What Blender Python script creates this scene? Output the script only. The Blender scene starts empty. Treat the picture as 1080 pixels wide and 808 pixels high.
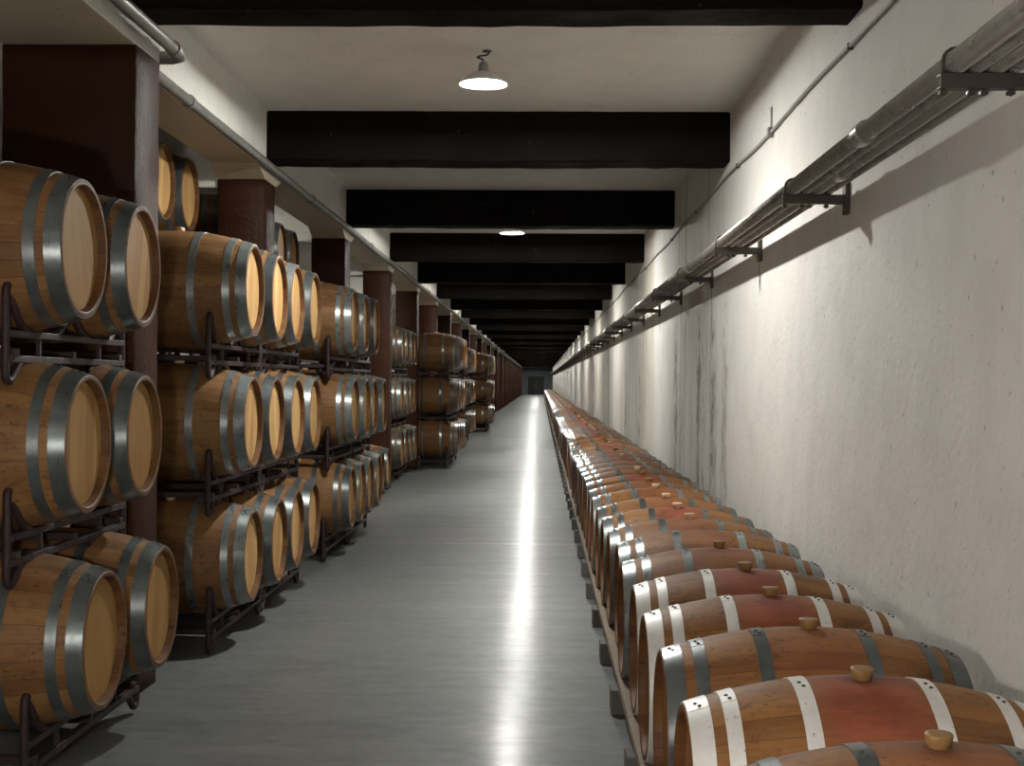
import bpy, bmesh, math, random
from mathutils import Vector, Matrix
random.seed(7)
SC = bpy.context.scene
COL = SC.collection
PI = math.pi
CAM = 1.58            # eye height; heights "H" below are measured from the eye
END = 165.0           # far end wall
BACK = -11.0          # wall behind the camera
PITCH = 4.4           # pillar and beam spacing
WX = 1.49             # face of the white wall

# ------------------------------------------------------------------ node helpers
def new_mat(name):
    m = bpy.data.materials.new(name); m.use_nodes = True
    nt = m.node_tree
    b = nt.nodes['Principled BSDF']
    return m, nt, b
class N:
    def __init__(s, nt): s.nt = nt
    def node(s, t, **kw):
        n = s.nt.nodes.new(t)
        for k, v in kw.items(): setattr(n, k, v)
        return n
    def put(s, sock, v):
        if isinstance(v, bpy.types.NodeSocket): s.nt.links.new(v, sock)
        elif v is not None:
            if hasattr(sock.default_value, '__len__') and not hasattr(v, '__len__'): v = (v,)*len(sock.default_value)
            if hasattr(v, '__len__') and len(sock.default_value) == 4 and len(v) == 3: v = tuple(v)+(1,)
            sock.default_value = v
    def math(s, op, a, b=None, c=None, clamp=False):
        n = s.node('ShaderNodeMath', operation=op, use_clamp=clamp)
        s.put(n.inputs[0], a)
        if b is not None: s.put(n.inputs[1], b)
        if c is not None: s.put(n.inputs[2], c)
        return n.outputs[0]
    def coord(s): return s.node('ShaderNodeTexCoord').outputs['Object']
    def sep(s, v):
        n = s.node('ShaderNodeSeparateXYZ'); s.put(n.inputs[0], v); return n.outputs
    def comb(s, x, y, z):
        n = s.node('ShaderNodeCombineXYZ')
        for i, v in enumerate((x, y, z)): s.put(n.inputs[i], v)
        return n.outputs[0]
    def scale(s, v, sc):
        n = s.node('ShaderNodeVectorMath', operation='MULTIPLY'); s.put(n.inputs[0], v); s.put(n.inputs[1], sc); return n.outputs[0]
    def add(s, v, w):
        n = s.node('ShaderNodeVectorMath', operation='ADD'); s.put(n.inputs[0], v); s.put(n.inputs[1], w); return n.outputs[0]
    def noise(s, v, scale=1, detail=4, rough=.55, dist=0):
        n = s.node('ShaderNodeTexNoise'); s.put(n.inputs['Vector'], v)
        n.inputs['Scale'].default_value = scale; n.inputs['Detail'].default_value = detail
        n.inputs['Roughness'].default_value = rough; n.inputs['Distortion'].default_value = dist
        return n.outputs['Fac']
    def white(s, v):
        n = s.node('ShaderNodeTexWhiteNoise', noise_dimensions='3D'); s.put(n.inputs['Vector'], v); return n.outputs['Value']
    def ramp(s, f, lo, hi, a=0., b=1.):
        n = s.node('ShaderNodeMapRange'); n.clamp = True
        s.put(n.inputs['Value'], f); s.put(n.inputs['From Min'], lo); s.put(n.inputs['From Max'], hi)
        s.put(n.inputs['To Min'], a); s.put(n.inputs['To Max'], b)
        return n.outputs['Result']
    def mix(s, f, a, b, mode='MIX'):
        n = s.node('ShaderNodeMix', data_type='RGBA', blend_type=mode)
        s.put(n.inputs[0], f); s.put(n.inputs[6], a); s.put(n.inputs[7], b)
        return n.outputs[2]
    def bump(s, h, strength=.3, dist=.01, normal=None):
        n = s.node('ShaderNodeBump'); n.inputs['Strength'].default_value = strength; n.inputs['Distance'].default_value = dist
        s.put(n.inputs['Height'], h)
        if normal is not None: s.put(n.inputs['Normal'], normal)
        return n.outputs['Normal']
    def rnd(s): return s.node('ShaderNodeObjectInfo').outputs['Random']

def simple(name, col, rough=.5, metal=0., bumpscale=None, bstr=.2, var=.25, vscale=12.):
    m, nt, b = new_mat(name); n = N(nt)
    c = n.coord()
    f = n.noise(c, vscale, 5)
    n.put(b.inputs['Base Color'], n.mix(f, tuple(x*(1-var) for x in col), tuple(min(1, x*(1+var)) for x in col)))
    n.put(b.inputs['Roughness'], n.ramp(n.noise(c, vscale*2.3, 3), .3, .7, max(.02, rough*.8), min(1, rough*1.2)))
    b.inputs['Metallic'].default_value = metal
    if bumpscale: n.put(b.inputs['Normal'], n.bump(n.noise(c, bumpscale, 4), bstr, .01))
    return m

# ------------------------------------------------------------------ materials
def mat_oak(name, c1, c2, stain=0., red=(.165, .042, .020), rough=.5):
    """staves running along local x, laid around the barrel"""
    m, nt, b = new_mat(name); n = N(nt)
    co = n.coord(); x, y, z = n.sep(co)
    rnd = n.rnd()
    ang = n.math('ARCTAN2', y, z)
    a = n.math('ADD', n.math('MULTIPLY', ang, 30/(2*PI)), 40.37)
    idx = n.math('FLOOR', a); fr = n.math('FRACT', a)
    tone = n.white(n.comb(idx, n.math('MULTIPLY', rnd, 91.), 3.1))
    grain = n.noise(n.comb(n.math('MULTIPLY', x, 3.), n.math('MULTIPLY', a, 2.2), n.math('MULTIPLY', rnd, 40.)), 3., 6, .65, .6)
    blot = n.noise(n.add(n.scale(co, (2.2, 5, 5)), n.comb(n.math('MULTIPLY', rnd, 70.), 0, 0)), 1.6, 5, .6)
    f = n.math('ADD', n.math('MULTIPLY', tone, .22), n.math('ADD', n.math('MULTIPLY', grain, .55), n.math('MULTIPLY', blot, .45)))
    col = n.mix(n.ramp(f, .35, 1.0), c1, c2)
    sm = n.noise(n.add(n.scale(co, (3.5, 7, 7)), n.comb(n.math('MULTIPLY', rnd, 23.), 0, 5.)), 1.3, 6, .7, .5)
    col = n.mix(n.ramp(sm, .52, .74, 0, .6), col, n.mix(1., col, (.30, .24, .20), 'MULTIPLY'))
    # per-barrel tint
    col = n.mix(n.math('MULTIPLY', rnd, .4), col, n.mix(1., col, (.62, .55, .5), 'MULTIPLY'))
    # seams
    edge = n.math('ABSOLUTE', n.math('SUBTRACT', fr, .5))
    seam = n.ramp(edge, .475, .497)
    col = n.mix(n.math('MULTIPLY', seam, .7), col, (.035, .017, .008))
    # dark knots and drips
    sp = n.noise(n.add(n.scale(co, (9, 16, 16)), n.comb(n.math('MULTIPLY', rnd, 33.), 0, 0)), 1., 2, .5)
    col = n.mix(n.ramp(sp, .70, .76, 0, .75), col, (.05, .022, .01))
    # black mould specks in clusters
    mo = n.noise(n.add(n.scale(co, (40, 60, 60)), n.comb(n.math('MULTIPLY', rnd, 15.), 0, 0)), 1., 3, .6)
    cl = n.noise(n.add(n.scale(co, (4, 6, 6)), n.comb(0, n.math('MULTIPLY', rnd, 61.), 2.)), 1., 4, .6)
    col = n.mix(n.math('MULTIPLY', n.ramp(mo, .58, .68), n.ramp(cl, .44, .58, 0, .85)), col, (.03, .018, .010))
    # end grain of the chime
    rr = n.math('SQRT', n.math('ADD', n.math('MULTIPLY', y, y), n.math('MULTIPLY', z, z)))
    eg = n.math('MULTIPLY', n.ramp(n.math('ABSOLUTE', x), .438, .441), n.ramp(rr, .2635, .2645, 1., 0.))
    col = n.mix(eg, col, n.mix(1., col, (.62, .55, .48), 'MULTIPLY'))
    if stain > 0:
        w = n.noise(n.add(n.scale(co, (5, 9, 9)), n.comb(0, n.math('MULTIPLY', rnd, 55.), 0)), 1., 5, .6)
        ax = n.math('ABSOLUTE', x)
        reg = n.ramp(n.math('ADD', ax, n.math('MULTIPLY', w, .10)), .14, .24, 1., 0.)
        up = n.ramp(n.math('ADD', z, n.math('MULTIPLY', w, .12)), .18, .36)
        s = n.math('MULTIPLY', n.math('MULTIPLY', reg, up), stain, clamp=True)
        col = n.mix(s, col, n.mix(n.ramp(w, .35, .65), red, (.30, .085, .045)))
        # wet ring round the bung
        r2 = n.math('SQRT', n.math('ADD', n.math('MULTIPLY', x, x), n.math('MULTIPLY', y, y)))
        ring = n.math('MULTIPLY', n.ramp(n.math('ADD', r2, n.math('MULTIPLY', w, .05)), .05, .10, 1., 0.), n.ramp(z, .25, .3))
        col = n.mix(n.math('MULTIPLY', ring, .8*min(1, stain*1.6), clamp=True), col, (.07, .022, .018))
    n.put(b.inputs['Base Color'], col)
    n.put(b.inputs['Roughness'], n.ramp(grain, .3, .7, rough-.02, rough+.2))
    b.inputs['Specular IOR Level'].default_value = .3
    h = n.math('SUBTRACT', n.math('MULTIPLY', grain, .12), n.math('MULTIPLY', seam, 1.))
    n.put(b.inputs['Normal'], n.bump(h, .35, .004))
    return m

def mat_head(name, c1, c2):
    """planks of a barrel head, in the local yz plane"""
    m, nt, b = new_mat(name); n = N(nt)
    co = n.coord(); x, y, z = n.sep(co)
    rnd = n.rnd()
    a = n.math('ADD', n.math('MULTIPLY', y, 11.), 20.5)
    idx = n.math('FLOOR', a); fr = n.math('FRACT', a)
    tone = n.white(n.comb(idx, n.math('MULTIPLY', rnd, 91.), 1.7))
    grain = n.noise(n.comb(n.math('MULTIPLY', y, 55.), n.math('MULTIPLY', z, 3.), n.math('MULTIPLY', rnd, 40.)), 1.3, 6, .6, .4)
    f = n.math('ADD', n.math('MULTIPLY', tone, .5), n.math('MULTIPLY', grain, .6))
    col = n.mix(n.ramp(f, .25, .95), c1, c2)
    seam = n.ramp(n.math('ABSOLUTE', n.math('SUBTRACT', fr, .5)), .475, .496)
    col = n.mix(n.math('MULTIPLY', seam, .45), col, (.10, .05, .02))
    r = n.math('SQRT', n.math('ADD', n.math('MULTIPLY', z, z), n.math('MULTIPLY', y, y)))
    n.put(b.inputs['Base Color'], col)
    n.put(b.inputs['Roughness'], .6)
    b.inputs['Specular IOR Level'].default_value = .2
    n.put(b.inputs['Normal'], n.bump(n.math('SUBTRACT', n.math('MULTIPLY', grain, .15), seam), .25, .003))
    return m

def mat_steel(name, c, rough, metal, blotch=.35):
    m, nt, b = new_mat(name); n = N(nt)
    co = n.coord(); rnd = n.rnd()
    p = n.add(co, n.comb(n.math('MULTIPLY', rnd, 31.), n.math('MULTIPLY', rnd, 17.), 0))
    f = n.noise(p, 9., 6, .65); g = n.noise(n.scale(p, (120, 9, 9)), 1., 3)
    col = n.mix(n.ramp(f, .3, .72), tuple(v*(1-blotch) for v in c), tuple(min(1, v*(1+blotch*.5)) for v in c))
    sp = n.noise(p, 45., 2)
    col = n.mix(n.ramp(sp, .68, .74, 0, .5), col, (.05, .045, .04))
    n.put(b.inputs['Base Color'], col)
    b.inputs['Metallic'].default_value = metal
    n.put(b.inputs['Roughness'], n.ramp(n.math('ADD', n.math('MULTIPLY', f, .6), n.math('MULTIPLY', g, .4)), .3, .7, rough*.75, rough*1.3))
    n.put(b.inputs['Normal'], n.bump(f, .12, .004))
    return m

def mat_plaster(name, c, stains=False, bscale=26., bstr=.35, warm=(.84, .78, .70), dirt=.35):
    m, nt, b = new_mat(name); n = N(nt)
    co = n.coord(); x, y, z = n.sep(co)
    big = n.noise(co, .55, 4, .6); mid = n.noise(co, 3.2, 5, .6); fine = n.noise(co, bscale, 4, .6)
    col = n.mix(n.ramp(big, .3, .7, 0, dirt), c, tuple(u*v for u, v in zip(c, warm)))
    col = n.mix(n.ramp(mid, .45, .75, 0, .22), col, tuple(v*.55 for v in c))
    pits = n.noise(co, 30., 2, .5)
    col = n.mix(n.ramp(pits, .69, .75, 0, .5), col, (.10, .09, .075))
    if stains:
        # tall damp streaks running down the wall, strongest in patches
        st = n.noise(n.comb(0, n.math('MULTIPLY', y, 1.5), n.math('MULTIPLY', z, .16)), 1.5, 7, .72, .35)
        brk = n.noise(n.comb(7., n.math('MULTIPLY', y, 6.), n.math('MULTIPLY', z, 2.4)), 1.5, 5, .7)
        where = n.math('MAXIMUM', n.math('MULTIPLY', n.ramp(y, 10.6, 11.4), n.ramp(y, 15.0, 15.8, 1., 0.)),
                       n.math('MULTIPLY', n.ramp(y, 17.5, 19.), n.ramp(n.noise(n.comb(3., n.math('MULTIPLY', y, .35), 0), 1., 2), .40, .6, .1, .75)))
        s = n.math('MULTIPLY', n.math('MULTIPLY', n.ramp(st, .50, .68), n.ramp(brk, .36, .6)), where)
        col = n.mix(n.math('MULTIPLY', s, .85), col, (.075, .058, .03))
        wob = n.noise(n.comb(4., n.math('MULTIPLY', y, 1.1), n.math('MULTIPLY', z, 2.2)), 1., 7, .72)
        brk2 = n.noise(n.comb(2., n.math('MULTIPLY', y, 3.5), n.math('MULTIPLY', z, 3.)), 1.3, 7, .78)
        for yc, wd, st2 in ((14.9, .32, .9), (14.45, .14, .7), (12.75, .20, .95), (12.35, .12, .7), (11.7, .30, .75), (10.95, .22, .5), (20.3, .35, .8), (23.6, .5, .7), (29.5, .6, .8), (38., .9, .8)):
            dd = n.math('ABSOLUTE', n.math('ADD', n.math('SUBTRACT', y, yc), n.math('MULTIPLY', n.math('SUBTRACT', wob, .5), .8)))
            mm = n.math('MULTIPLY', n.ramp(dd, 0, wd, 1., 0.), n.ramp(brk2, .44, .56))
            mm = n.math('MULTIPLY', mm, n.ramp(z, CAM+.78, CAM+.55))
            col = n.mix(n.math('MULTIPLY', mm, st2), col, (.085, .068, .036))
        tint = n.noise(n.comb(9., n.math('MULTIPLY', y, .9), n.math('MULTIPLY', z, .15)), 1., 3)
        col = n.mix(n.math('MULTIPLY', n.ramp(tint, .42, .62, 0, .6), n.ramp(y, 11., 19.)), col, (.46, .40, .28))
        col = n.mix(n.math('MULTIPLY', n.ramp(tint, .50, .35, 0, .2), n.ramp(y, 11., 15.)), col, (.52, .545, .57))
        # rust runs below each pipe bracket
        k = n.math('FRACT', n.math('ADD', n.math('DIVIDE', n.math('SUBTRACT', y, 4.0+.10), 2.567), 10.5))
        near = n.ramp(n.math('ADD', n.math('ABSOLUTE', n.math('SUBTRACT', k, .5)), n.math('MULTIPLY', n.noise(n.scale(co, (1, 9, 3)), 1., 3), .012)), .010, .015, 1., 0.)
        zz = n.math('MULTIPLY', n.ramp(z, CAM+.60, CAM+.70), n.ramp(z, CAM+.90, CAM+.94, 1., 0.))
        col = n.mix(n.math('MULTIPLY', n.math('MULTIPLY', near, zz), n.ramp(y, 7., 7.5, 0, .8)), col, (.05, .035, .025))
    n.put(b.inputs['Base Color'], col)
    b.inputs['Roughness'].default_value = .85
    h = n.math('ADD', n.math('MULTIPLY', fine, .6), n.math('ADD', n.math('MULTIPLY', mid, 1.6), n.math('MULTIPLY', n.noise(co, 1.3, 2), 3.)))
    n.put(b.inputs['Normal'], n.bump(h, bstr, .012))
    return m

def mat_floor():
    m, nt, b = new_mat('grey_floor_paint'); n = N(nt)
    co = n.coord(); x, y, z = n.sep(co)
    big = n.noise(co, .5, 4, .6); mid = n.noise(co, 2.4, 6, .65); cross = n.noise(n.scale(co, (.5, 3.2, 1)), 1., 5, .6)
    f = n.math('ADD', n.math('MULTIPLY', big, .4), n.math('ADD', n.math('MULTIPLY', mid, .4), n.math('MULTIPLY', cross, .4)))
    col = n.mix(n.ramp(f, .35, .85), (.080, .086, .087), (.150, .157, .156))
    fm = n.noise(n.scale(co, (2.2, 9, 1)), 1., 6, .7); fg = n.noise(co, 11., 5, .7)
    col = n.mix(n.ramp(n.math('ADD', n.math('MULTIPLY', fm, .6), n.math('MULTIPLY', fg, .4)), .38, .62, 0, .55), col, (.235, .24, .235))
    # pale worn joint lines crossing the floor
    k = n.math('FRACT', n.math('DIVIDE', n.math('ADD', n.math('SUBTRACT', y, 21.9), n.math('MULTIPLY', n.noise(n.scale(co, (1.5, 0, 0)), 1., 2), .10)), 8.8))
    ln = n.math('MULTIPLY', n.ramp(k, .0, .004), n.ramp(k, .010, .014, 1., 0.))
    col = n.mix(n.math('MULTIPLY', ln, n.ramp(n.noise(n.scale(co, (2.5, 2, 1)), 1., 3), .35, .65, 0, .5)), col, (.42, .42, .40))
    sp = n.noise(co, 22., 2)
    col = n.mix(n.ramp(sp, .73, .77, 0, .5), col, (.06, .06, .06))
    n.put(b.inputs['Base Color'], col)
    n.put(b.inputs['Roughness'], n.ramp(n.math('ADD', n.math('MULTIPLY', cross, .6), n.math('MULTIPLY', mid, .4)), .3, .7, .42, .58))
    b.inputs['Specular IOR Level'].default_value = .12
    b.inputs['Coat Weight'].default_value = .3
    n.put(b.inputs['Coat Weight'], n.ramp(n.math('ADD', n.math('MULTIPLY', fm, .6), n.math('MULTIPLY', cross, .5)), .42, .70, .04, .32))
    n.put(b.inputs['Coat Roughness'], n.ramp(cross, .3, .7, .14, .22))
    h = n.math('ADD', n.math('MULTIPLY', n.noise(n.scale(co, (.8, 4.5, 1)), 1., 5, .65), 1.), n.math('ADD', n.math('MULTIPLY', n.noise(n.scale(co, (5, 14, 1)), 1., 5, .7), .40), n.math('MULTIPLY', n.noise(co, 45., 3), .12)))
    nb = n.bump(h, .26, .012); n.put(b.inputs['Normal'], nb); n.put(b.inputs['Coat Normal'], nb)
    return m

def mat_paint(name, c, rough=.28, bstr=.5, bsc=14.):
    m, nt, b = new_mat(name); n = N(nt)
    co = n.coord()
    f = n.noise(co, 2.2, 5, .6)
    col = n.mix(n.ramp(f, .3, .75), tuple(v*.7 for v in c), tuple(v*1.35 for v in c))
    chip = n.noise(n.scale(co, (14, 14, 6)), 1., 4)
    col = n.mix(n.ramp(chip, .70, .76, 0, .5), col, (.30, .26, .22))
    n.put(b.inputs['Base Color'], col)
    n.put(b.inputs['Roughness'], n.ramp(f, .3, .7, rough*.8, rough*1.4))
    h = n.math('ADD', n.noise(co, bsc, 5, .65), n.math('MULTIPLY', n.noise(n.scale(co, (30, 30, 3)), 1., 3), .4))
    n.put(b.inputs['Normal'], n.bump(h, bstr, .012))
    return m

def emit(name, c, s):
    m, nt, b = new_mat(name)
    b.inputs['Base Color'].default_value = (1, 1, 1, 1)
    b.inputs['Emission Color'].default_value = (*c, 1); b.inputs['Emission Strength'].default_value = s
    return m

M = {}
M['oak_row'] = mat_oak('oak_red_brown', (.125, .048, .019), (.41, .195, .060), stain=.3)
M['oak_stained'] = mat_oak('oak_wine_stained', (.13, .053, .02), (.43, .21, .063), stain=1.)
M['oak_rack'] = mat_oak('oak_brown', (.13, .058, .020), (.40, .215, .080), stain=0.)
M['head'] = mat_head('barrel_head_oak', (.42, .235, .085), (.68, .445, .195))
M['head_tan'] = mat_head('barrel_head_tan_oak', (.28, .145, .042), (.43, .255, .085))
M['head_row'] = mat_head('barrel_head_dark_oak', (.20, .09, .035), (.40, .19, .075))
M['hoop_dark'] = mat_steel('hoop_dark_galvanised', (.125, .142, .143), .32, .55)
M['hoop_grey'] = mat_steel('hoop_grey_galvanised', (.245, .275, .275), .30, .5)
M['hoop_pale'] = mat_steel('hoop_pale_zinc', (.70, .69, .66), .45, .15, .2)
M['bung'] = simple('silicone_bung', (.23, .125, .040), .5, vscale=20)
M['bung_pale'] = simple('pale_wooden_bung', (.72, .50, .30), .55, vscale=20)
M['rack'] = simple('rack_maroon_paint', (.024, .0095, .0115), .62, bumpscale=60, bstr=.1)
M['plaster_wall'] = mat_plaster('white_plaster_wall', (.73, .71, .68), stains=True, bstr=.6)
M['plaster'] = mat_plaster('plaster_ceiling', (.78, .765, .71))
M['plaster_end'] = mat_plaster('blue_grey_plaster', (.17, .185, .21))
M['plaster_tan'] = mat_plaster('plaster_tan', (.46, .395, .295))
M['floor'] = mat_floor()
M['beam'] = mat_paint('dark_brown_beam', (.0055, .0038, .003), .75, .35)
M['beam'].node_tree.nodes['Principled BSDF'].inputs['Specular IOR Level'].default_value = .12
M['pillar'] = mat_paint('brown_pillar_paint', (.042, .016, .008), .46, .7, 34.)
M['pillar'].node_tree.nodes['Principled BSDF'].inputs['Specular IOR Level'].default_value = .1
M['pipe'] = simple('grey_pipe_paint', (.22, .225, .21), .35, .3, vscale=6)
M['conduit'] = simple('grey_conduit', (.33, .32, .29), .5, .0, vscale=8)
M['steel_pipe'] = simple('steel_pipe', (.36, .345, .32), .30, .75, vscale=5)
M['bracket'] = simple('dark_bracket_steel', (.075, .062, .052), .5, .5)
M['timber'] = simple('rail_timber', (.20, .15, .105), .75, bumpscale=30, vscale=9)
M['block'] = simple('grey_block', (.13, .125, .115), .85, bumpscale=30)
M['enamel'] = simple('white_enamel', (.86, .86, .84), .3, var=.05)
M['cast'] = simple('grey_cast_aluminium', (.36, .36, .35), .45, .6)
M['black'] = simple('black_iron', (.03, .028, .026), .5)
M['door'] = mat_paint('dark_door_paint', (.012, .010, .009), .5, .2)
M['bulb'] = emit('lamp_bulb', (1., .96, .88), 60.)

# ------------------------------------------------------------------ geometry helpers
def link(name, me, parent=None, loc=None):
    o = bpy.data.objects.new(name, me); COL.objects.link(o)
    if parent is not None: o.parent = parent
    if loc is not None: o.location = loc
    return o
def tag(o, label=None, cat=None, group=None, kind=None):
    if label: o['label'] = label
    if cat: o['category'] = cat
    if group: o['group'] = group
    if kind: o['kind'] = kind
    return o
def finish(bm, name, mats, smooth=False, recalc=True):
    if recalc: bmesh.ops.recalc_face_normals(bm, faces=bm.faces)
    me = bpy.data.meshes.new(name); bm.to_mesh(me); bm.free()
    for m in (mats if isinstance(mats, (list, tuple)) else [mats]): me.materials.append(m)
    if smooth:
        for p in me.polygons: p.use_smooth = True
    return me
def box(bm, x0, x1, y0, y1, z0, z1, bevel=0., segs=2, mi=0):
    vs = [bm.verts.new((x, y, z)) for x in (x0, x1) for y in (y0, y1) for z in (z0, z1)]
    fs = [bm.faces.new([vs[i] for i in q]) for q in ((0, 1, 3, 2), (4, 6, 7, 5), (0, 4, 5, 1), (2, 3, 7, 6), (0, 2, 6, 4), (1, 5, 7, 3))]
    for f in fs: f.material_index = mi
    if bevel:
        es = list({e for f in fs for e in f.edges})
        bmesh.ops.bevel(bm, geom=es, offset=bevel, segments=segs, affect='EDGES', profile=.5)
def lathe(bm, prof, segs=48, axis='x', smooth=None, mi=0, closed=False, off=(0, 0, 0)):
    """prof: (along, radius) pairs; smooth: per-strip flags"""
    rings = []
    for a, r in prof:
        ring = []
        for i in range(segs):
            t = 2*PI*i/segs
            if axis == 'x': p = (a, r*math.sin(t), r*math.cos(t))
            else: p = (r*math.cos(t), r*math.sin(t), a)
            ring.append(bm.verts.new((p[0]+off[0], p[1]+off[1], p[2]+off[2])))
        rings.append(ring)
    n = len(rings)
    for k in range(n if closed else n-1):
        A, B = rings[k], rings[(k+1) % n]
        for i in range(segs):
            f = bm.faces.new((A[i], A[(i+1) % segs], B[(i+1) % segs], B[i]))
            f.material_index = mi
            f.smooth = True if smooth is None else bool(smooth[k])
    if smooth is not None:
        for k in range(n):
            a = smooth[k-1] if k > 0 else 0
            b2 = smooth[k] if k < len(smooth) else 0
            if not (a and b2):
                for i in range(segs):
                    e = bm.edges.get((rings[k][i], rings[k][(i+1) % segs]))
                    if e: e.smooth = False
    return rings
def cap(bm, ring, mi=0):
    f = bm.faces.new(ring); f.material_index = mi; return f
def sweep(bm, pts, r, segs=10, caps=True, mi=0):
    pts = [Vector(p) for p in pts]
    n = len(pts); rings = []
    T = [(pts[min(i+1, n-1)]-pts[max(i-1, 0)]).normalized() for i in range(n)]
    up = Vector((0, 0, 1)) if abs(T[0].z) < .9 else Vector((1, 0, 0))
    nrm = (up-T[0]*up.dot(T[0])).normalized()
    for i in range(n):
        nrm = (nrm-T[i]*nrm.dot(T[i])).normalized()
        bi = T[i].cross(nrm)
        rings.append([bm.verts.new(pts[i]+r*(math.cos(2*PI*k/segs)*nrm+math.sin(2*PI*k/segs)*bi)) for k in range(segs)])
    for i in range(n-1):
        for k in range(segs):
            f = bm.faces.new((rings[i][k], rings[i][(k+1) % segs], rings[i+1][(k+1) % segs], rings[i+1][k])); f.smooth = True; f.material_index = mi
    if caps: cap(bm, rings[0], mi); cap(bm, rings[-1], mi)
def smoothpath(pts, sub=5):
    """Catmull-Rom through the points"""
    P = [Vector(p) for p in pts]; out = []
    for i in range(len(P)-1):
        a = P[i-1] if i > 0 else P[i]*2-P[i+1]
        b, c = P[i], P[i+1]
        d = P[i+2] if i+2 < len(P) else P[i+1]*2-P[i]
        for k in range(sub):
            t = k/sub
            out.append(.5*((2*b)+(c-a)*t+(2*a-5*b+4*c-d)*t*t+(3*b-a-3*c+d)*t**3))
    out.append(P[-1]); return out
def extrude_profile(pts, y0, y1, ny=1):
    """closed polygon of (x, z), swept along y"""
    bm = bmesh.new(); rows = []
    for j in range(ny+1):
        y = y0+(y1-y0)*j/ny
        rows.append([bm.verts.new((x, y, z)) for x, z in pts])
    n = len(pts)
    for j in range(ny):
        for i in range(n): bm.faces.new((rows[j][i], rows[j][(i+1) % n], rows[j+1][(i+1) % n], rows[j+1][i]))
    bm.faces.new(rows[0]); bm.faces.new(rows[-1])
    return bm
ONES = 'zeroth first second third fourth fifth sixth seventh eighth ninth tenth eleventh twelfth thirteenth fourteenth fifteenth sixteenth seventeenth eighteenth nineteenth'.split()
def ordinal(k):
    if k < 20: return ONES[k]
    tens = {2: 'twent', 3: 'thirt', 4: 'fort', 5: 'fift', 6: 'sixt', 7: 'sevent', 8: 'eight', 9: 'ninet'}[k//10]
    return tens+'ieth' if k % 10 == 0 else tens+'y-'+ONES[k % 10]

# ------------------------------------------------------------------ the hall
def structure(name, bm, mat, label, cat, smooth=False, group=None):
    o = link(name, finish(bm, name, mat, smooth))
    return tag(o, label, cat, group, 'structure')
LX = -6.6
bm = bmesh.new(); box(bm, LX-.3, 2., BACK-.5, END+.5, -.3, 0); structure('floor', bm, M['floor'], 'glossy grey painted concrete floor of the cellar aisle', 'floor')
bm = bmesh.new(); box(bm, WX, 1.9, BACK-.3, END+.3, 0, CAM+2.4); structure('wall_right', bm, M['plaster_wall'], 'long white plaster wall with damp streaks behind the floor barrels', 'wall')
bm = bmesh.new(); box(bm, LX-.3, LX, BACK-.3, END+.3, 0, CAM+2.4); structure('wall_left', bm, M['plaster'], 'pale plaster side wall far behind the barrel racks', 'wall')
bm = bmesh.new(); box(bm, LX, WX+.05, END, END+.3, 0, CAM+2.4); structure('wall_end', bm, M['plaster_end'], 'small pale wall closing the far end of the aisle', 'wall')
bm = bmesh.new(); box(bm, LX, WX+.05, BACK-.3, BACK, 0, CAM+2.4); structure('wall_back', bm, M['plaster'], 'plain plaster wall closing the near end of the cellar', 'wall')
# ceiling with coved edges
prof = [(LX-.3, CAM+2.15), (-2.56, CAM+2.15), (-2.3, CAM+1.9)]
R = .02
for k in range(9):
    t = PI-(PI/2)*k/8
    prof.append((-2.2+R+R*math.cos(t), CAM+2.15-R+R*math.sin(t)))
R = .02
for k in range(9):
    t = PI/2-(PI/2)*k/8
    prof.append((WX+.002-R+R*math.cos(t), CAM+2.15-R+R*math.sin(t)))
prof += [(1.75, CAM+1.85), (1.75, CAM+2.5), (LX-.3, CAM+2.5)]
bm = extrude_profile(prof, BACK-.2, END+.2, 1)
o = structure('ceiling', bm, M['plaster'], 'grey-white plaster ceiling with rounded edges between dark beams', 'ceiling')
# lintels carried by the pillars: whitewashed face, tan underside
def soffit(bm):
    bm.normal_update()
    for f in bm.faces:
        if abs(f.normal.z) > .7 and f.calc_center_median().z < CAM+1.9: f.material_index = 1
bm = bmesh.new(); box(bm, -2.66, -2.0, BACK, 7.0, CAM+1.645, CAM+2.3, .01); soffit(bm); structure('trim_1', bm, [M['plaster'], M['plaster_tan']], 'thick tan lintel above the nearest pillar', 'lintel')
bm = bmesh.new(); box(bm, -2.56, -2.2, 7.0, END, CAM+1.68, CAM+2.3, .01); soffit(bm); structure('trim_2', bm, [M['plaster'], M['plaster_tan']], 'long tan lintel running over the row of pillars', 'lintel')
# end door: two leaves in a frame
d0 = -.55; dw = .9
bm = bmesh.new()
box(bm, d0-dw-.08, d0-dw, END-.06, END+.02, 0, 2.15, .005); box(bm, d0+dw, d0+dw+.08, END-.06, END+.02, 0, 2.15, .005); box(bm, d0-dw-.08, d0+dw+.08, END-.06, END+.02, 2.15, 2.25, .005)
dr = structure('door_1', bm, M['door'], 'dark double door in the far end wall', 'door')
for s in (-1, 1):
    bm = bmesh.new()
    xa, xb = (d0-dw, d0-.005) if s < 0 else (d0+.005, d0+dw)
    box(bm, xa, xb, END-.04, END+.0, .01, 2.15, .004)
    for q in range(4):
        xx = xa+(xb-xa)*(q+.5)/4; box(bm, xx-.09, xx+.09, END-.055, END-.035, .1, 2.05, .006)
    link('door_leaf', finish(bm, 'door_leaf', M['door']), dr)
    bm = bmesh.new(); sweep(bm, smoothpath([(d0+s*.06, END-.05, 1.0), (d0+s*.06, END-.10, 1.0), (d0+s*.16, END-.10, 1.0)]), .012, 8)
    link('door_handle', finish(bm, 'door_handle', M['cast']), dr)

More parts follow.
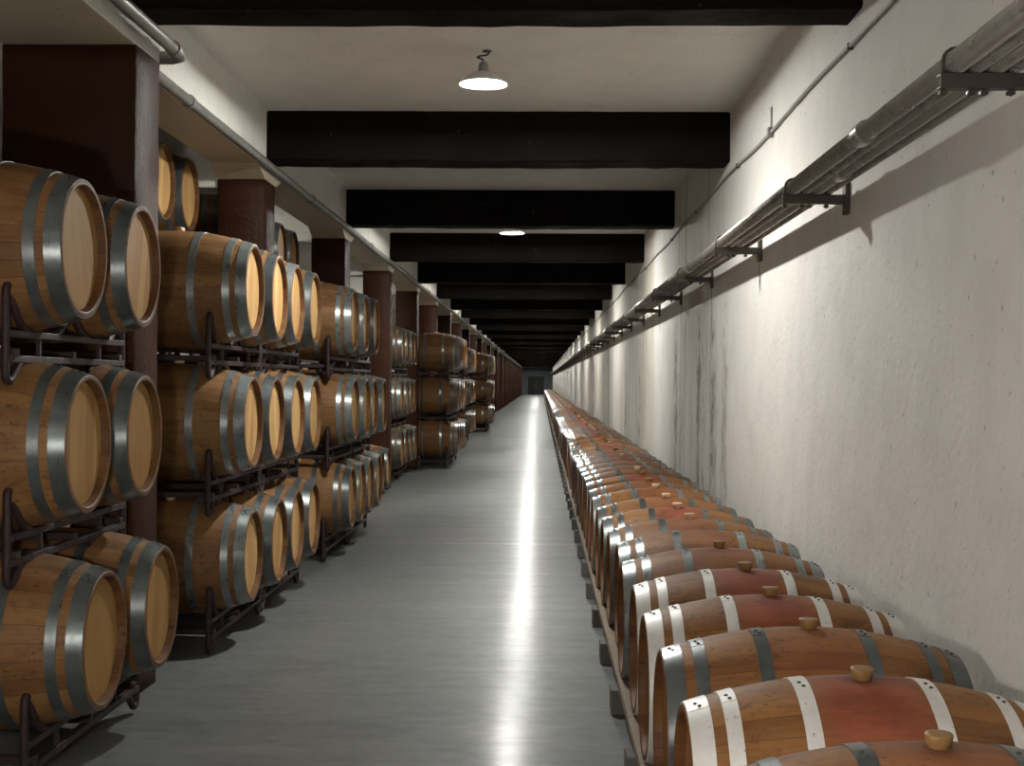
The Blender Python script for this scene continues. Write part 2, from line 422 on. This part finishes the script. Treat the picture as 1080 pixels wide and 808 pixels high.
# beams: slightly uneven plastered-in timbers
def beam_mesh(x0, x1, seed, th=.34, h0=1.755, h1=2.24):
    rg = random.Random(seed); bm = bmesh.new(); n = 26; rows = []
    for i in range(n+1):
        x = x0+(x1-x0)*i/n
        j = lambda a: rg.uniform(-a, a)
        sag = -.008*math.sin(PI*i/n)
        q = [(-th/2+j(.006), h0+sag+.015+j(.004)), (-th/2+.02, h0+sag+j(.004)), (th/2-.02, h0+sag+j(.004)), (th/2+j(.006), h0+sag+.015+j(.004)), (th/2+j(.006), h1), (-th/2+j(.006), h1)]
        rows.append([bm.verts.new((x, a, CAM+b)) for a, b in q])
    for i in range(n):
        for k in range(6): bm.faces.new((rows[i][k], rows[i][(k+1) % 6], rows[i+1][(k+1) % 6], rows[i+1][k]))
    bm.faces.new(rows[0]); bm.faces.new(rows[-1])
    return bm
NB = int((END-7)/PITCH)
bmeshes = [finish(beam_mesh(-2.23, WX+.03, s), 'beam', M['beam']) for s in range(4)]
near_beam = finish(beam_mesh(-2.03, WX+.03, 11), 'beam', M['beam'])
for k in range(-3, NB+1):
    me = near_beam if k <= 0 else bmeshes[k % 4]
    o = link('ceiling_beam', me, None, (0, 6.48+PITCH*k, 0))
    if 0 <= k < 10: lab = 'dark brown ceiling beam over the aisle, %s along the ceiling' % ordinal(k+1)
    elif k < 0: lab = 'dark brown ceiling beam overhead, out past the first visible beam'
    else: lab = 'dark ceiling beam far down the aisle, thin against the next'
    tag(o, lab, 'beam', 'ceiling beams across the aisle', 'structure')

# pillars with plaster capitals
def pillar_bm(x0, x1, h, seed, th=.42):
    rg = random.Random(seed); bm = bmesh.new(); n = 40; rows = []
    for i in range(n+1):
        z = (CAM+h)*i/n; j = lambda: rg.uniform(-.0025, .0025); c = .014
        q = [(x0+c, -th/2), (x1-c, -th/2), (x1, -th/2+c), (x1, th/2-c), (x1-c, th/2), (x0+c, th/2), (x0, th/2-c), (x0, -th/2+c)]
        rows.append([bm.verts.new((a+j(), b+j(), z)) for a, b in q])
    for i in range(n):
        for k in range(8):
            f = bm.faces.new((rows[i][k], rows[i][(k+1) % 8], rows[i+1][(k+1) % 8], rows[i+1][k])); f.smooth = True
    bm.faces.new(rows[0]); bm.faces.new(rows[-1]); return bm
def capital_bm(x0, x1, h0, h1, th=.42, fl=.34):
    bm = bmesh.new()
    pr = [(-th/2-fl, h1), (-th/2-.02, h0), (th/2+.02, h0), (th/2+fl, h1)]
    A = [bm.verts.new((x0, y, CAM+h)) for y, h in pr]; B = [bm.verts.new((x1, y, CAM+h)) for y, h in pr]
    for i in range(4): bm.faces.new((A[i], A[(i+1) % 4], B[(i+1) % 4], B[i]))
    bm.faces.new(A); bm.faces.new(B); return bm
pm = finish(pillar_bm(-2.58, -2.2, 1.592, 3), 'pillar', M['pillar'])
pm_near = finish(pillar_bm(-2.665, -2.0, 1.647, 4), 'pillar', M['pillar'])
cm = finish(capital_bm(-2.565, -2.195, 1.592, 1.70), 'capital', M['plaster_tan'])
for k in range(-2, NB+1):
    o = link('pillar', pm if k > 0 else pm_near, None, (0, 6.46+PITCH*k+(.33 if k == 0 else 0), 0))
    if k > 0: link('capital', cm, o)
    if k < 0: lab = 'brown painted pillar standing in the rack row beside the viewer'
    elif k < 12: lab = 'glossy brown painted pillar beside the barrel racks, %s along the row' % ordinal(k+1)
    else: lab = 'reddish brown pillar far down the row past the last rack'
    tag(o, lab, 'pillar', 'brown pillars along the racks', 'structure')
# plaster cross beams of the side nave
for k in range(-2, 14):
    bm = bmesh.new(); box(bm, LX, -2.57 if k > 0 else -2.9, 6.48+PITCH*k-.2, 6.48+PITCH*k+.2, CAM+1.53, CAM+2.3, .015)
    o = link('side_beam', finish(bm, 'side_beam', M['plaster']))
    lab = 'pale plaster cross beam behind the brown pillars, %s along' % ordinal(k+1) if k >= 0 else 'pale plaster cross beam behind the racks, out of the picture'
    tag(o, lab, 'beam', 'plaster beams over the side nave', 'structure')

# ------------------------------------------------------------------ lamps
bm = bmesh.new()
out = [(.085, .030), (.078, .05), (.062, .085), (.040, .118), (.016, .145), (.0, .158)]
inn = [(a-.003, r-.003) for a, r in out]; inn[-1] = (.0, .1555); inn[0] = (.082, .024)
lathe(bm, out+inn[::-1], 48, 'z'); shade_me = finish(bm, 'shade', M['enamel'])
bm = bmesh.new()
r0 = lathe(bm, [(.080, .031), (.092, .034), (.125, .033), (.145, .024), (.152, .012)], 28, 'z'); cap(bm, r0[-1]); cap(bm, r0[0]); socket_me = finish(bm, 'socket', M['cast'])
bm = bmesh.new(); sweep(bm, smoothpath([(0, 0, .150), (-.008, 0, .165), (-.03, 0, .172), (-.04, 0, .178), (-.02, 0, .186), (.012, 0, .19), (.032, 0, .20), (.034, 0, .216), (.02, 0, .222)], 5), .006, 8)
lathe(bm, [(.208, .004), (.211, .028), (.222, .03)], 20, 'z', off=(.022, 0, 0)); hook_me = finish(bm, 'hook', M['black'])
bm = bmesh.new()
prof = [(.03+.032*math.sin(-PI/2+PI*i/12), max(.0005, .032*math.cos(-PI/2+PI*i/12))) for i in range(13)]
lathe(bm, prof, 24, 'z'); bulb_me = finish(bm, 'bulb', M['bulb'])
def lamp(x, y, label, group, power):
    e = link('pendant_lamp', None, None, (x, y, CAM+1.93)); tag(e, label, 'lamp', group)
    for nm, me in (('shade', shade_me), ('hook', hook_me)): link(nm, me, e)
    so = link('socket', socket_me, e); link('bulb', bulb_me, so)
    L = bpy.data.lights.new('lamp_light', 'POINT'); L.energy = power; L.color = (1., .995, .945); L.shadow_soft_size = .036
    l = bpy.data.objects.new('lamp_light', L); COL.objects.link(l); l.parent = e; l.location = (0, 0, .03)
LP = 375.
for k in range(-1, 18):
    y = 8.75+8.8*k
    if k == 0: lab = 'glowing white dish lamp hanging largest, in front of the second ceiling beam'
    elif k == 1: lab = 'glowing white dish lamp small and low behind the third ceiling beam'
    elif k < 0: lab = 'white dish lamp hanging overhead behind the viewer'
    else: lab = 'white dish lamp hidden behind the far ceiling beams, seen as floor reflection'
    lamp(-.385, y, lab, 'dish lamps along the aisle', LP*(.06 if k < 0 else 1.))
SIDE_LAMPS = [(-4.2, 3.0, 30.), (-4.5, 14.3, 200.), (-4.3, 21.9, 150.)]
for i, (x, y, p) in enumerate(SIDE_LAMPS):
    lamp(x, y, 'white dish lamp hanging in the side nave behind the racks, %s along' % ordinal(i+1), 'dish lamps of the side nave', p)

# standing work lamp beside the viewer: it throws the barrel shadows on the white wall
fx, fy, fh = -.68, 1.25, CAM-.22
e = link('work_lamp', None, None, (fx, fy, 0)); tag(e, 'low work lamp on a short steel pole beside the viewer, out of the picture', 'lamp')
bm = bmesh.new(); r0 = lathe(bm, [(0, .16), (.02, .16), (.03, .03), (.03, .012)], 32, 'z'); cap(bm, r0[0]); cap(bm, r0[-1]); link('base', finish(bm, 'base', M['black']), e)
bm = bmesh.new(); sweep(bm, [(0, 0, .02), (0, 0, fh-.10)], .014, 12); link('pole', finish(bm, 'pole', M['bracket']), e)
bm = bmesh.new(); r0 = lathe(bm, [(-.11, .02), (-.04, .02), (-.035, .012)], 20, 'z', off=(0, 0, fh)); cap(bm, r0[0]); cap(bm, r0[-1]); so = link('socket', finish(bm, 'socket', M['cast']), e)
bm = bmesh.new(); lathe(bm, prof, 24, 'z', off=(0, 0, fh-.03)); link('bulb', finish(bm, 'bulb', M['bulb']), so)
L = bpy.data.lights.new('work_light', 'POINT'); L.energy = 190.; L.color = (1., .93, .86); L.shadow_soft_size = .036
l = bpy.data.objects.new('work_light', L); COL.objects.link(l); l.parent = e; l.location = (0, 0, fh)

# ------------------------------------------------------------------ pipes
def long_tube(name, pts, r, mat, label, cat, segs=12):
    bm = bmesh.new(); sweep(bm, pts, r, segs)
    o = link(name, finish(bm, name, mat)); return tag(o, label, cat)
H = CAM+.897
PIPES = [(1.222, H+.019+.036, .036), (1.281, H+.019+.017, .017), (1.340, H+.019+.034, .034), (1.394, H+.019+.014, .014)]
plab = ['thick steel pipe on the brackets, outermost from the wall', 'thin steel pipe lying between the two thick pipes', 'thick steel pipe on the brackets, inner one of two', 'thin steel pipe on the brackets hard against the wall']
for (x, z, r), lab in zip(PIPES, plab):
    o = long_tube('steel_pipe', [(x, BACK+.01, z), (x, END-.01, z)], r, M['steel_pipe'], lab, 'pipe', 20)
    if r > .03:
        # screwed sleeves where the lengths join
        for q in range(8):
            y = 5.15+6.*q+(.9 if x > 1.3 else 0)
            bm = bmesh.new(); lathe(bm, [(-.05, r+.001), (-.05, r+.009), (.05, r+.009), (.05, r+.001)], 20, 'x', smooth=[0, 1, 0])
            s = link('pipe_sleeve', finish(bm, 'pipe_sleeve', M['steel_pipe']), o, (x, y, z)); s.rotation_euler = (0, 0, PI/2)
# brackets
bm = bmesh.new(); box(bm, 1.168, WX, -.022, .022, -.025, -.019, .001); box(bm, 1.168, WX, -.022, -.016, -.019, .019, .001); box(bm, 1.168, WX, -.022, .022, .013, .019, .001); arm_me = finish(bm, 'arm', M['bracket'])
bm = bmesh.new(); box(bm, WX-.025, WX-.001, -.035, .035, -.075, .085, .004); wp_me = finish(bm, 'wall_plate', M['bracket'])
def ubolt(x, r):
    bm = bmesh.new(); rr = r+.006
    pts = [(x-rr, 0, -.045), (x-rr, 0, .02+r)]+[(x+rr*math.cos(PI-PI*k/8), 0, .02+r+rr*math.sin(PI*k/8)) for k in range(1, 8)]+[(x+rr, 0, .02+r), (x+rr, 0, -.045)]
    sweep(bm, pts, .005, 8)
    for s in (-1, 1): box(bm, x+s*rr-.011, x+s*rr+.011, -.011, .011, -.042, -.030, .001)
    return finish(bm, 'u_bolt', M['bracket'])
ub = [ubolt(1.222, .036), ubolt(1.340, .034)]
bm = bmesh.new(); box(bm, 1.168, WX, -.022, .022, -.025, .019); box(bm, WX-.025, WX-.001, -.035, .035, -.075, .085); far_br = finish(bm, 'pipe_mount', M['bracket'])
for k in range(-4, 61):
    y = 4.0+2.567*k
    lab = ('dark steel wall bracket under the pipes, %s along the wall' % ordinal(k+1)) if 0 <= k < 14 else ('dark wall bracket under the pipes, behind the viewer' if k < 0 else 'tiny dark pipe bracket far along the white wall')
    if k < 16:
        e = link('pipe_mount', None, None, (0, y, H)); link('arm', arm_me, e); link('wall_plate', wp_me, e)
        for u in ub: link('u_bolt', u, e)
    else: e = link('pipe_mount', far_br, None, (0, y, H))
    tag(e, lab, 'bracket', 'pipe brackets on the white wall')
# thin conduit higher up the white wall, sagging a little between clips
pts = []
y = BACK+.02
while y < END-.02:
    pts.append((WX-.014, y, CAM+1.635+.012*math.sin(y*1.9)+.010*math.sin(y*.63))); y += .7
cd = long_tube('wall_conduit', pts, .011, M['conduit'], 'thin grey conduit clipped high on the white wall below the beams', 'conduit', 8)
for k in range(12):
    y = 1.2+2.9*k+.5*math.sin(k*2.3); z = CAM+1.635+.012*math.sin(y*1.9)+.010*math.sin(y*.63)
    bm = bmesh.new(); box(bm, WX-.028, WX+.002, y-.010, y+.010, z-.018, z+.014, .003); link('clip', finish(bm, 'clip', M['bracket']), cd)
bm = bmesh.new(); box(bm, WX-.04, WX+.002, 8.69, 8.74, CAM+1.585, CAM+1.65, .006)
sweep(bm, [(WX-.014, 8.71, CAM+1.65), (WX-.014, 8.71, CAM+1.78)], .007, 8)
tag(link('junction_box', finish(bm, 'junction_box', M['conduit'])), 'small grey junction box on the conduit high on the white wall', 'junction box')
# drain pipe on the lintel, stepping in behind the near pillar
pts = [(-1.90, BACK+.02, CAM+1.70), (-1.90, 3., CAM+1.70), (-1.90, 6.98, CAM+1.70), (-1.91, 7.05, CAM+1.70), (-1.96, 7.09, CAM+1.70), (-2.10, 7.09, CAM+1.70), (-2.15, 7.13, CAM+1.70), (-2.16, 7.20, CAM+1.70), (-2.16, 9., CAM+1.70)]
y = 12.
while y < END: pts.append((-2.16, y, CAM+1.70+.006*math.sin(y))); y += 3.
dp = long_tube('drain_pipe', pts, .034, M['pipe'], 'grey pipe running along the tan lintel above the racks', 'pipe', 14)
for x, y in [(-1.90, 6.90), (-1.90, 5.8)]+[(-2.16, 8.2+4.4*q) for q in range(9)]:
    bm = bmesh.new(); lathe(bm, [(-.03, .034), (-.03, .041), (.03, .041), (.03, .034)], 18, 'x', smooth=[0, 1, 0]); s = link('pipe_collar', finish(bm, 'pipe_collar', M['pipe']), dp, (x, y, CAM+1.70)); s.rotation_euler = (0, 0, PI/2)

# ------------------------------------------------------------------ barrels
L2, RB, RE = .475, .350, .268
def rad(x): return RB-(RB-RE)*(abs(x)/L2)**2
def body_bm(segs=64, rings=16):
    bm = bmesh.new()
    outer = [(-L2+.006+(2*L2-.012)*i/rings, 0) for i in range(rings+1)]; outer = [(x, rad(x)) for x, _ in outer]
    prof = [(-L2+.034, RE-.026), (-L2+.004, RE-.021), (-L2, RE-.016), (-L2, RE-.004)]+outer+[(L2, RE-.004), (L2, RE-.016), (L2-.004, RE-.021), (L2-.034, RE-.026)]
    sm = [0, 0, 0, 0]+[1]*rings+[0, 0, 0, 0]
    lathe(bm, prof, segs, 'x', sm); return bm
def head_bm(s, segs=64):
    bm = bmesh.new(); x = s*(L2-.031)
    r0 = lathe(bm, [(x-s*.02, RE-.027), (x-s*.002, RE-.027), (x, RE-.031), (x+s*.001, .001)], segs, 'x', [0, 0, 1]); cap(bm, r0[-1]); cap(bm, r0[0]); return bm
def hoop_bm(xc, w, segs=64, rivets=True):
    bm = bmesh.new(); t = .0028
    x0, x1 = xc-w/2, xc+w/2
    lathe(bm, [(x0, rad(x0)-.004), (x0, rad(x0)+t), (x1, rad(x1)+t), (x1, rad(x1)-.004)], segs, 'x', [0, 1, 0])
    if rivets:
        a0 = .16 if int(xc*100) % 2 else .10      # lapped end of the strap with two rivets, near the top
        n = 5
        rows = []
        for i in range(n+1):
            a = a0-.09+.18*i/n
            rows.append([bm.verts.new((x, (rad(x)+q)*math.sin(-a), (rad(x)+q)*math.cos(a))) for x, q in ((x0+.001, t), (x0+.001, t+.0012), (x1-.001, t+.0012), (x1-.001, t))])
        for i in range(n):
            for k in range(3): bm.faces.new((rows[i][k], rows[i][k+1], rows[i+1][k+1], rows[i+1][k]))
        bm.faces.new(rows[0]); bm.faces.new(rows[-1])
        for xx, da in ((xc-w*.08, -.040), (xc+w*.08, .040)):
            a = a0+da; rr = rad(xx)+t+.0012
            base = Vector((xx, -rr*math.sin(a), rr*math.cos(a))); nr = Vector((0, -math.sin(a), math.cos(a))); tg = Vector((0, -math.cos(a), -math.sin(a))); ax = Vector((1, 0, 0))
            prev = None
            for rr2, hh in ((.006, 0), (.005, .0025), (.002, .004)):
                ring = [bm.verts.new(base+nr*hh+(tg*math.cos(2*PI*q/10)+ax*math.sin(2*PI*q/10))*rr2) for q in range(10)]
                if prev:
                    for q in range(10): f = bm.faces.new((prev[q], prev[(q+1) % 10], ring[(q+1) % 10], ring[q])); f.material_index = 1
                prev = ring
            f = bm.faces.new(prev); f.material_index = 1
    return bm
HOOPS = [(-.443, .058), (-.362, .040), (-.168, .042), (.168, .042), (.362, .040), (.443, .058)]
def bung_bm():
    bm = bmesh.new()
    r0 = lathe(bm, [(RB-.012, .022), (RB+.001, .0235), (RB+.006, .027), (RB+.026, .031), (RB+.030, .029), (RB+.0305, .02)], 24, 'z'); cap(bm, r0[-1]); cap(bm, r0[0]); return bm
BODY = {k: finish(body_bm(), 'body', M[k]) for k in ('oak_row', 'oak_stained', 'oak_rack')}
HEADS = {k: [finish(head_bm(s), 'head', M[k]) for s in (-1, 1)] for k in ('head', 'head_tan', 'head_row')}
HOOP = {k: [finish(hoop_bm(*h), 'hoop', [M[k], M['black']]) for h in HOOPS] for k in ('hoop_dark', 'hoop_grey', 'hoop_pale')}
BUNG = {k: finish(bung_bm(), 'bung', M[k]) for k in ('bung', 'bung_pale')}
def barrel(x, y, z, label, group, body='oak_rack', head='head', hoop='hoop_grey', bung='bung', roll=0.):
    e = link('wine_barrel', None, None, (x, y, z)); e.rotation_euler = (roll, 0, 0)
    tag(e, label, 'barrel', group)
    link('body', BODY[body], e)
    for h in HEADS[head]: link('head', h, e)
    for h in HOOP[hoop]: link('hoop', h, e)
    if bung: link('bung', BUNG[bung], e)
    return e
# far barrels: one mesh each, with every shape but no separate parts
def far_barrel_me(hoop, body):
    bm = body_bm(28, 8)
    for s in (-1, 1):
        b2 = head_bm(s, 28)
        for f in b2.faces: f.material_index = 1
        tmp = bpy.data.meshes.new('t'); b2.to_mesh(tmp); b2.free(); bm.from_mesh(tmp); bpy.data.meshes.remove(tmp)
    for h in HOOPS:
        b2 = hoop_bm(*h, segs=28, rivets=False)
        for f in b2.faces: f.material_index = 2
        tmp = bpy.data.meshes.new('t'); b2.to_mesh(tmp); b2.free(); bm.from_mesh(tmp); bpy.data.meshes.remove(tmp)
    b2 = bung_bm()
    for f in b2.faces: f.material_index = 3
    tmp = bpy.data.meshes.new('t'); b2.to_mesh(tmp); b2.free(); bm.from_mesh(tmp); bpy.data.meshes.remove(tmp)
    return finish(bm, 'wine_barrel', [M[body], M['head_row'], M[hoop], M['bung_pale']], recalc=False)
FAR = [far_barrel_me('hoop_grey', 'oak_row'), far_barrel_me('hoop_dark', 'oak_stained'), far_barrel_me('hoop_pale', 'oak_row')]

# the long floor row against the white wall
ROW = {0: ('oak_row', 'hoop_dark', 'bung'), 1: ('oak_stained', 'hoop_pale', 'bung'), 2: ('oak_row', 'hoop_dark', 'bung'), 3: ('oak_stained', 'hoop_pale', 'bung'),
       4: ('oak_stained', 'hoop_pale', 'bung'), 5: ('oak_row', 'hoop_grey', 'bung'), 6: ('oak_row', 'hoop_grey', None), 7: ('oak_row', 'hoop_dark', 'bung_pale'), 8: ('oak_stained', 'hoop_dark', 'bung_pale'), 9: ('oak_row', 'hoop_dark', 'bung_pale')}
HW = {'hoop_dark': 'dark', 'hoop_grey': 'grey', 'hoop_pale': 'pale'}
NROW, NPART = 190, 56
rg = random.Random(21)
for i in range(NROW):
    y = 2.94+.708*i
    x = .875+rg.uniform(-.014, .014); z = .442+rg.uniform(-.006, .008)
    if i < 3: x = .868
    if i < NPART:
        body, hoop, bung = ROW.get(i) or (rg.choice(['oak_row', 'oak_row', 'oak_stained']), rg.choice(['hoop_dark', 'hoop_grey', 'hoop_dark', 'hoop_grey', 'hoop_grey']), rg.choice(['bung', 'bung_pale', 'bung_pale', None]))
        look = HW[hoop]+' hoops' + (', wine-stained' if body == 'oak_stained' else '')
        lab = 'oak barrel with %s, %s in the floor row counted from the viewer' % (look, ordinal(i+1))
        barrel(x, y, z, lab, 'floor barrels along the white wall', body, 'head_row', hoop, bung, rg.uniform(-.07, .07))
    else:
        o = link('wine_barrel', FAR[rg.choice([0, 0, 1, 2])], None, (x, y, z)); o.rotation_euler = (rg.uniform(-.07, .07), 0, 0)
        tag(o, 'tiny distant oak barrel at the far part of the floor row', 'barrel', 'distant floor barrels along the white wall')
# rails and blocks under the row
rail_end = 2.94+.708*NROW
for x0, x1, lab in ((.378, .46, 'long weathered timber rail under the aisle ends of the floor barrels'), (1.23, 1.31, 'long timber rail under the wall ends of the floor barrels')):
    bm = bmesh.new(); box(bm, x0, x1, 2.3, rail_end, .12, .165, .006); tag(link('timber_rail', finish(bm, 'timber_rail', M['timber'])), lab, 'rail')
bm = bmesh.new(); box(bm, -.06, .06, -.075, .075, 0, .12, .008); blk = finish(bm, 'support_block', M['block'])
for i in range(122):
    y = 3.05+1.137*i
    o = link('support_block', blk, None, (.405, y, 0))
    lab = 'grey block under the timber rail of the floor barrels, %s from the viewer' % ordinal(i+1) if i < 16 else 'tiny grey block under the far stretch of timber rail'
    tag(o, lab, 'block', 'blocks under the aisle-side rail')
    if i < 24:
        o = link('support_block', blk, None, (1.27, y, 0)); tag(o, 'grey block hidden under the wall-side rail', 'block', 'blocks under the wall-side rail')

# ------------------------------------------------------------------ racks and stacked barrels
XF, XR = -.20, -.76            # frames, measured from the barrel face
def frame_me():
    bm = bmesh.new()
    box(bm, -.018, .018, -.68, .68, .180, .208, .004); box(bm, -.018, .018, -.68, .68, .085, .113, .004)
    for y in (-.36, .36): box(bm, -.008, .008, y-.009, y+.009, .11, .185)
    return finish(bm, 'side_frame', M['rack'])
def leg_me(s):
    bm = bmesh.new()
    p = [(0, s*.44, .195), (0, s*.54, .225), (0, s*.615, .30), (0, s*.65, .365), (0, s*.672, .375), (0, s*.69, .355), (0, s*.693, .30), (0, s*.693, .18), (0, s*.693, .06), (0, s*.688, .03), (0, s*.67, .016), (0, s*.64, .022), (0, s*.60, .055), (0, s*.55, .095)]
    sweep(bm, smoothpath(p, 4), .016, 10); return finish(bm, 'leg', M['rack'])
def cradle_me():
    bm = bmesh.new(); sweep(bm, smoothpath([(0, -.20, .20), (0, -.10, .235), (0, -.035, .29), (0, 0, .305), (0, .035, .29), (0, .10, .235), (0, .20, .20)], 4), .014, 10); return finish(bm, 'cradle', M['rack'])
def saddle_me(yc):
    bm = bmesh.new(); pts = [(0, yc+.345*math.sin(t), -.255+.345*math.cos(t)) for t in [(-.42+.84*k/10) for k in range(11)]]
    sweep(bm, pts, .011, 8); return finish(bm, 'saddle', M['rack'])
def crossbar_me(y):
    bm = bmesh.new(); box(bm, XR-.02, XF+.02, y-.02, y+.02, .108, .14, .004); return finish(bm, 'crossbar', M['rack'])
FRAME, LEGS, CRADLE, SADDLE, CROSS = frame_me(), [leg_me(-1), leg_me(1)], cradle_me(), [saddle_me(-.35), saddle_me(.35)], [crossbar_me(-.62), crossbar_me(0), crossbar_me(.62)]
def rack(xf, y, z, label, group, floor=False):
    """z: level its feet reach; carries two barrels whose axes lie .535 higher"""
    e = link('barrel_rack', None, None, (xf, y, z)); tag(e, label, 'rack', group)
    for x in (XF, XR):
        link('side_frame', FRAME, e, (x, 0, 0)); link('cradle', CRADLE, e, (x, 0, 0))
        for l in LEGS: link('leg', l, e, (x, 0, 0))
        if not floor:
            for s in SADDLE: link('saddle', s, e, (x, 0, 0))
    for c in CROSS: link('crossbar', c, e)
    return e
TIERS = ('bottom', 'middle', 'top')
TZ = .79
rg = random.Random(5)
def stack(name, xs, ys, skip=(), hoops=('hoop_dark', 'hoop_grey'), zs=None, tiers=3, pitch=TZ, group=None, tn=TIERS, head='head'):
    """barrels at depths ys, two to a rack; xs: face x of each tier"""
    for t in range(tiers):
        z = zs[t] if zs else pitch*t
        for r in range(0, len(ys), 2):
            pair = ys[r:r+2]
            yc = sum(pair)/2 if len(pair) == 2 else pair[0]+.355
            pos = '' if len(ys) <= 2 else (' nearer half' if r == 0 else ' farther half')
            rack(xs[t], yc, z, 'dark maroon steel rack under the %s tier of %s%s' % (tn[t], name, pos), group or 'barrel racks along the aisle', t == 0)
        for i, y in enumerate(ys):
            if (t, i) in skip: continue
            hp = hoops[rg.randrange(len(hoops))]
            barrel(xs[t]-L2+rg.uniform(-.012, .012), y+rg.uniform(-.008, .008), z+.535, '%s-headed oak barrel, %s tier of %s, %s along' % ('tan' if head == 'head_tan' else 'pale', tn[t], name, ordinal(i+1)), group or 'racked barrels along the aisle', 'oak_rack', head, hp, 'bung_pale', rg.uniform(-.35, .35))
stack('the first rack stack', (-1.705, -1.775, -1.785), (5.25, 6.04), hoops=('hoop_dark',), zs=(.02, .79, 1.553), head='head_tan')
stack('the second rack stack', (-1.69, -1.70, -1.70), (8.0, 8.71, 9.42, 10.13))
stack('the third rack stack', (-1.67, -1.64, -1.64), (11.95, 12.66, 13.38, 14.09), skip={(2, 3)})
for i, y in enumerate((17.4, 18.12, 18.84)):
    barrel(-2.12-L2, y, .352, 'oak barrel lying on the floor before the fourth pillar, %s along' % ordinal(i+1), 'barrels on the floor before the fourth pillar', 'oak_rack', 'head', 'hoop_dark', None, .1*i)
stack('the fourth rack stack', (-2.11, -2.11, -2.11), (20.6, 21.31, 22.03, 22.74))
stack('the jutting fifth rack stack', (-1.50, -1.50, -1.47), (24.7, 25.41, 26.13, 26.84))
stack('the sixth rack stack', (-1.72, -1.72, -1.71), (33.45, 34.16, 34.88, 35.59))
stack('the last rack stack', (-1.51, -1.51, -1.50), (42.4, 43.11, 43.83, 44.54))
T4 = ('lowest', 'second', 'third', 'uppermost')
stack('the back stack past the first pillar', (-2.70,)*4, (9.60, 10.31), tiers=4, pitch=.82, group='back row stacks behind the pillars', tn=T4)
stack('the back stack behind the second pillar', (-2.70,)*4, (11.46, 12.17), tiers=4, pitch=.82, group='back row stacks behind the pillars', tn=T4)
stack('the back stack past the second pillar', (-2.70,)*4, (14.0, 14.71), tiers=4, pitch=.80, group='back row stacks behind the pillars', tn=T4)
stack('the back stack beside the viewer', (-2.80,)*4, (4.3, 5.01), tiers=4, pitch=.79, group='back row stacks behind the pillars', tn=T4)

# ------------------------------------------------------------------ world, camera, view
w = bpy.data.worlds.new('World'); SC.world = w; w.use_nodes = True
w.node_tree.nodes['Background'].inputs[0].default_value = (.5, .48, .45, 1); w.node_tree.nodes['Background'].inputs[1].default_value = .0
cam = bpy.data.cameras.new('Camera'); cam.sensor_width = 36.; cam.lens = 36.*1420/1080; cam.clip_start = .05; cam.clip_end = 400
co = bpy.data.objects.new('Camera', cam); COL.objects.link(co); SC.camera = co
yaw = math.atan2(30, 1420); pit = math.atan2(-1.5, 1420); roll = math.radians(.4)
fwd = Vector((-math.sin(yaw)*math.cos(pit), math.cos(yaw)*math.cos(pit), math.sin(pit)))
right = fwd.cross(Vector((0, 0, 1))).normalized(); up = right.cross(fwd)
r2 = right*math.cos(roll)+up*math.sin(roll); u2 = up*math.cos(roll)-right*math.sin(roll)
m = Matrix((r2, u2, -fwd)).transposed().to_4x4(); m.translation = (0, 0, CAM); co.matrix_world = m
vs = SC.view_settings; vs.view_transform = 'Standard'; vs.look = 'None'; vs.exposure = 2.; vs.gamma = 1.; vs.use_curve_mapping = False
SC.cycles.use_denoising = True
SC.cycles.max_bounces = 8; SC.cycles.diffuse_bounces = 2; SC.cycles.glossy_bounces = 4
SC.cycles.sample_clamp_indirect = 6.
